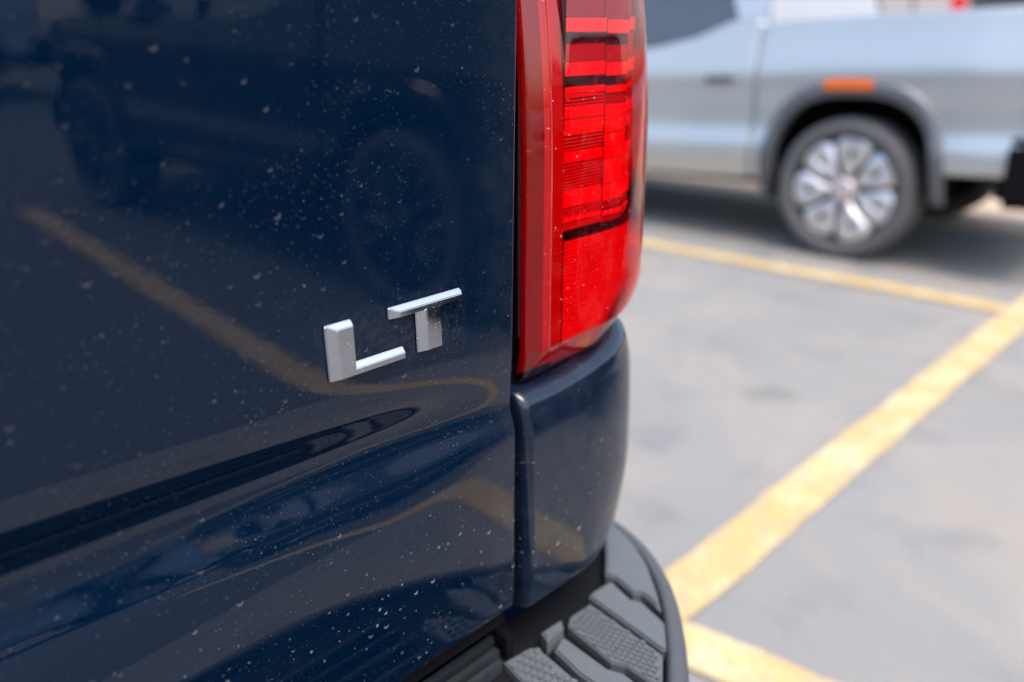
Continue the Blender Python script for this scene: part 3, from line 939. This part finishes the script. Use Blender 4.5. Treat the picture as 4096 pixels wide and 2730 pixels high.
def build_pickup(root, paint, flare, sc=(1, 1, 1), y_start=-0.93, rear=True, rake=0.042, y_shift=0.0, spoke='spoke', marker='amber'):
    sX, sY, sZ = sc
    def tf(P):
        P = np.array(P, float)
        yy = P[..., 1]
        P[..., 2] = P[..., 2] - rake * np.minimum(yy - 0.15, 1.4 + 0 * yy)
        P[..., 0] *= sX; P[..., 1] = P[..., 1] * sY + y_shift; P[..., 2] *= sZ
        return P
    # side skins -----------------------------------------------------
    def z_top(y):
        return np.interp(y, [-0.95, 0.50, 0.585, 0.60, 0.66, 0.80, 1.05, 1.33, 1.6, 2.9, 3.3, 3.9, 4.12], [1.345, 1.335, 1.33, 1.33, 1.345, 1.345, 1.255, 1.205, 1.195, 1.185, 1.17, 1.12, 1.06])
    base_y = np.linspace(y_start, 4.12, 190)
    extra = []
    for yc in (0.0, WB):
        t = np.linspace(0, math.pi, 41)
        extra += [yc + arch_pt(p)[0] for p in t]
        extra += [yc - 0.4785, yc + 0.4785]
    seams = [0.60, 1.72, 2.92]
    for sm in seams:
        extra += list(sm + np.linspace(-0.03, 0.03, 13))
    ys = np.unique(np.concatenate([base_y, np.array(extra)]))
    ys = ys[ys >= y_start]
    zb = 0.425 + 0.09 * smoothstep((-0.46 - ys) / 0.05)
    for yc in (0.0, WB):
        az_ = arch_z(ys, yc)
        zb = np.maximum(zb, az_)
    zt = z_top(ys)
    T = np.linspace(0, 1, 46)
    Z_ = zb[None, :] + (zt - zb)[None, :] * T[:, None]
    Y_ = np.broadcast_to(ys[None, :], Z_.shape)
    X_ = hw(Z_)
    taper = 1 - 0.16 * smoothstep((Y_ - 3.3) / 0.9) ** 2 - 0.02 * smoothstep((-0.55 - Y_) / 0.4)
    X_ = X_ * taper
    for sm in seams:
        lim = (Z_ > 0.45) | (sm == 0.60)
        X_ = X_ - (0.034 if sm == 0.60 else 0.022) * np.clip(1 - (np.abs(Y_ - sm) - 0.006) / (0.018 if sm == 0.60 else 0.008), 0, 1) * lim
    for sgn in (-1, 1):
        Pq = np.stack([sgn * X_, Y_, Z_], -1)
        lip = Pq[:1].copy(); lip[..., 0] -= sgn * 0.10
        lipt = Pq[-1:].copy(); lipt[..., 0] -= sgn * 0.075; lipt[..., 2] += 0.006
        lipt2 = lipt.copy(); lipt2[..., 2] -= 0.06
        edge = Pq[-1:].copy(); edge[..., 0] -= sgn * 0.006; edge[..., 2] += 0.004
        Pq = np.concatenate([lip, Pq, edge, lipt, lipt2], 0)
        grid("side_panel", tf(Pq), paint, root, flip=(sgn > 0))
    # wheel arches: flare + liner
    for yc in (0.0, WB):
        for sgn in (-1, 1):
            if y_start > -0.5 and yc == 0.0 and False:
                continue
            phis = np.linspace(-0.06, math.pi + 0.06, 49)
            rows = []
            for k, dx in ((-0.012, -0.03), (-0.010, 0.022), (0.004, 0.030), (0.060, 0.026), (0.078, 0.012), (0.086, -0.006)):
                row = []
                for p in phis:
                    pp = min(max(p, 0), math.pi)
                    y, z = arch_pt(pp, k)
                    if p < 0 or p > math.pi:
                        z -= 0.06
                    tp = 1 - 0.16 * float(smoothstep((yc + y - 3.3) / 0.9)) ** 2
                    row.append((sgn * (float(hw(min(z, 1.15))) * tp + dx), yc + y, z))
                rows.append(row)
            grid("wheel_flare", tf(np.array(rows)), flare, root, flip=(sgn < 0))
            rows = []
            for xx in (0.93, 0.58):
                rows.append([(sgn * xx, yc + arch_pt(min(max(p, 0), math.pi), 0.002)[0], arch_pt(min(max(p, 0), math.pi), 0.002)[1] - (0.1 if p < 0 or p > math.pi else 0)) for p in phis])
            grid("wheel_liner", tf(np.array(rows)), 'liner', root)
    for yc in (0.0, WB):
        for sgn in (-1, 1):
            B0 = [(sgn * 0.575, yc - 0.52, 0.35), (sgn * 0.575, yc + 0.52, 0.35), (sgn * 0.575, yc + 0.52, 1.0), (sgn * 0.575, yc - 0.52, 1.0)]
            mesh("wheel_liner", tf(np.array(B0)), [(0, 1, 2, 3)], 'liner', root)
    # underbody and closing boxes
    def B(name, x0, x1, y0, y1, z0, z1, mat, bev=0.0):
        bm = bmesh.new(); box_bm(bm, x0, x1, y0, y1, z0, z1, bev)
        for v in bm.verts:
            q = tf(np.array([v.co[:]]))[0]
            v.co = q
        return bm_obj(name, bm, mat, root)
    def Q(name, pts, mat):
        return mesh(name, tf(np.array(pts)), [tuple(range(len(pts)))], mat, root)
    B("underbody", -0.57, 0.57, max(y_start, -0.9), 4.0, 0.50, 0.64, 'liner')
    B("rocker", -0.90, -0.76, 0.50, WB - 0.50, 0.385, 0.44, 'black', 0.02)
    B("rocker", 0.76, 0.90, 0.50, WB - 0.50, 0.385, 0.44, 'black', 0.02)
    # bed
    B("bed_floor", -0.86, 0.86, y_start, 0.57, 0.90, 0.93, 'black')
    B("bed_wall", -0.86, -0.81, y_start + 0.01, 0.56, 0.93, 1.30, paint)
    B("bed_wall", 0.81, 0.86, y_start + 0.01, 0.56, 0.93, 1.30, paint)
    B("bed_wall", -0.86, 0.86, 0.52, 0.57, 0.93, 1.30, paint)
    if rear:
        B("tailgate", -0.86, 0.86, -1.0, -0.935, 0.62, 1.345, paint, 0.02)
        for sgn in (-1, 1):
            B("tail_lamp", min(sgn * .79, sgn * .925), max(sgn * .79, sgn * .925), -0.985, -0.86, 0.92, 1.30, 'red_plain', 0.025)
            B("rear_post", min(sgn * .80, sgn * .93), max(sgn * .80, sgn * .93), -0.97, -0.90, 0.60, 0.90, paint, 0.02)
        B("rear_bumper", -1.0, 1.0, -1.17, -0.79, 0.36, 0.72, 'black', 0.045)
    # cab: greenhouse
    def gx(z):
        return 0.925 - (z - 1.2) * 0.30
    for sgn in (-1, 1):
        def GP(yz, dx=0.0):
            return [(sgn * (gx(z) + dx), y, z) for y, z in (yz if sgn < 0 else yz[::-1])]
        Q("pillar", GP([(0.585, 1.33), (0.66, 1.355), (0.79, 1.355), (0.98, 1.74), (1.1, 1.80), (0.70, 1.80)]), paint)
        Q("window_pane", GP([(0.79, 1.345), (1.05, 1.25), (1.33, 1.20), (1.72, 1.19), (1.72, 1.75), (0.98, 1.75)], -0.012), 'glass')
        Q("pillar", GP([(1.70, 1.19), (1.80, 1.19), (1.82, 1.80), (1.70, 1.80)], 0.004), 'black')
        Q("window_pane", GP([(1.79, 1.19), (2.80, 1.19), (2.30, 1.75), (1.79, 1.75)], -0.012), 'glass')
        Q("pillar", GP([(2.78, 1.185), (3.02, 1.185), (2.36, 1.80), (2.28, 1.80)], 0.002), paint)
        Q("roof_rail", GP([(0.96, 1.735), (2.36, 1.735), (2.30, 1.82), (0.72, 1.82)], 0.003), paint)
    xr = gx(1.82) + 0.003
    P = np.zeros((9, 9, 3))
    for i, y in enumerate(np.linspace(0.70, 2.32, 9)):
        for j, x in enumerate(np.linspace(-xr, xr, 9)):
            P[i, j] = (x, y, 1.82 + 0.045 * (1 - (x / xr) ** 2) * (1 - ((y - 1.5) / 1.1) ** 4))
    grid("roof", tf(P), paint, root, flip=True)
    Q("rear_window", [(-0.86, 0.59, 1.33), (0.86, 0.59, 1.33), (xr - .03, 0.72, 1.80), (-xr + .03, 0.72, 1.80)], 'sky_toned_glass')
    Q("cab_back", [(-0.92, 0.585, 0.60), (0.92, 0.585, 0.60), (0.92, 0.585, 1.335), (-0.92, 0.585, 1.335)], paint)
    Q("windscreen", [(0.86, 3.04, 1.18), (-0.86, 3.04, 1.18), (-xr + .03, 2.33, 1.81), (xr - .03, 2.33, 1.81)], 'glass')
    P = np.zeros((10, 9, 3))
    for i, y in enumerate(np.linspace(3.02, 4.14, 10)):
        w = float(hw(1.1)) * (1 - 0.16 * float(smoothstep((y - 3.3) / 0.9)) ** 2) - 0.02
        for j, x in enumerate(np.linspace(-w, w, 9)):
            P[i, j] = (x, y, float(z_top(y)) + 0.06 * (1 - (x / w) ** 4))
    grid("hood", tf(P), paint, root, flip=True)
    Q("grille", [(0.80, 4.13, 0.60), (-0.80, 4.13, 0.60), (-0.80, 4.13, 1.08), (0.80, 4.13, 1.08)], 'black')
    for sgn in (-1, 1):
        B("head_lamp", min(sgn * .50, sgn * .80), max(sgn * .50, sgn * .80), 4.05, 4.16, 0.92, 1.04, 'head_clear', 0.02)
        for yh in (0.83, 1.98):
            B("door_handle", min(sgn * .955, sgn * 1.005), max(sgn * .955, sgn * 1.005), yh - 0.09, yh + 0.10, 1.000, 1.035, 'flare', 0.010)
        B("side_marker", min(sgn * .985, sgn * 1.02), max(sgn * .985, sgn * 1.02), -0.115, 0.165, 0.955, 1.01, marker, 0.012)
        B("wing_mirror", min(sgn * .95, sgn * 1.16), max(sgn * .95, sgn * 1.16), 2.60, 2.72, 1.18, 1.38, paint, 0.035)
    B("front_bumper", -0.86, 0.86, 3.98, 4.24, 0.38, 0.62, 'black', 0.04)
    # wheels
    for yc in (0.0, WB):
        for sgn in (-1, 1):
            add_wheel(root, sgn * 0.845 * sX, yc * sY + y_shift, sgn, sZ, spin=0.12 if yc == 0 else 0.5, spoke=spoke)

# front part of the blue truck (forward of the corner panels)
build_pickup(blue, 'navy_plain', 'navy_plain', sc=(1.045, 1.14, 1.04), y_start=-0.86, rear=False, rake=0.03, y_shift=1.16)

silver = empty("pickup_truck", (6.36, 1.60, 0))
tag(silver, "silver pickup truck with seven-petal alloy wheel and amber marker, parked behind the yellow line", "truck")
build_pickup(silver, 'silver', 'flare')

dark = empty("pickup_truck", (3.78, -2.45, 0), math.pi)
tag(dark, "black pickup truck seen only mirrored in the tailgate paint beside the yellow line", "truck")
build_pickup(dark, 'black_paint', 'black_paint', sc=(1, 0.90, 1), rake=0.0, spoke='spoke_dark', marker='black_paint')

pale = empty("pickup_truck", (4.25, -13.0, 0), rad(90))
tag(pale, "pale blue-grey pickup truck mirrored small at the tailgate's upper left corner", "truck")
build_pickup(pale, 'pale_paint', 'flare', rake=0.0)

# ------------------------------------------------------------------ van far behind the silver truck
van = empty("parked_van", (17.5, 4.05, 0))
tag(van, "pale parked van with dark rear glass and red tail lamps behind the silver truck", "van")
P = []
prof = [(-0.92, 0.35), (-0.98, 0.75), (-0.97, 1.25), (-0.88, 1.75), (-0.72, 1.98), (0, 2.03), (0.72, 1.98), (0.88, 1.75), (0.97, 1.25), (0.98, 0.75), (0.92, 0.35)]
G = np.zeros((6, len(prof), 3))
for i, (x, k) in enumerate(((0.0, 0.97), (0.08, 1.0), (2.2, 1.0), (3.0, 0.98), (3.6, 0.9), (4.5, 0.82))):
    for j, (y, z) in enumerate(prof):
        zz = z if i < 4 else 0.35 + (z - 0.35) * (0.75 if i == 4 else 0.45)
        G[i, j] = (x, y * k, zz)
grid("body", G, 'van_white', van, smooth=False)
mesh("rear_door", [(-0.004, y * 0.97, z) for y, z in prof], [tuple(range(len(prof)))[::-1]], 'van_white', van)
box("rear_window", -0.02, -0.006, -0.62, 0.62, 1.25, 1.86, 'slate_glass', van, 0.004)
for s_ in (-1, 1):
    box("tail_lamp", -0.035, 0.05, min(s_ * .68, s_ * .93), max(s_ * .68, s_ * .93), 0.95, 1.78 if s_ < 0 else 1.78, 'red_plain', van, 0.02)
box("rear_bumper", -0.14, 0.05, -0.93, 0.93, 0.35, 0.58, 'black', van, 0.03)
for x in (0.75, 3.55):
    for s_ in (-1, 1):
        w = add_wheel(van, x, s_ * 0.80, -1, 0.85)
        w.rotation_euler = (0, 0, rad(90) if s_ < 0 else rad(-90))

# ------------------------------------------------------------------ building behind
bld = empty("low_building", (27.0, 0, 0))
tag(bld, "long low pale building with upright wall panels behind the parked trucks", "building")
box("wall", 0.0, 8.0, 6.5, 60, 0, 4.6, 'wall_joint', bld)
yy = 6.6
i = 0
while yy < 59.5:
    wdt = (2.4, 2.4, 1.1)[i % 3]
    box("wall_panel", -0.06, -0.004, yy, yy + wdt - 0.09, 0.25, 4.3, 'wall_pale', bld, 0.01)
    yy += wdt
    i += 1
box("roof", -0.35, 8.3, 6.2, 60.3, 4.62, 4.95, 'roof_metal', bld, 0.02)
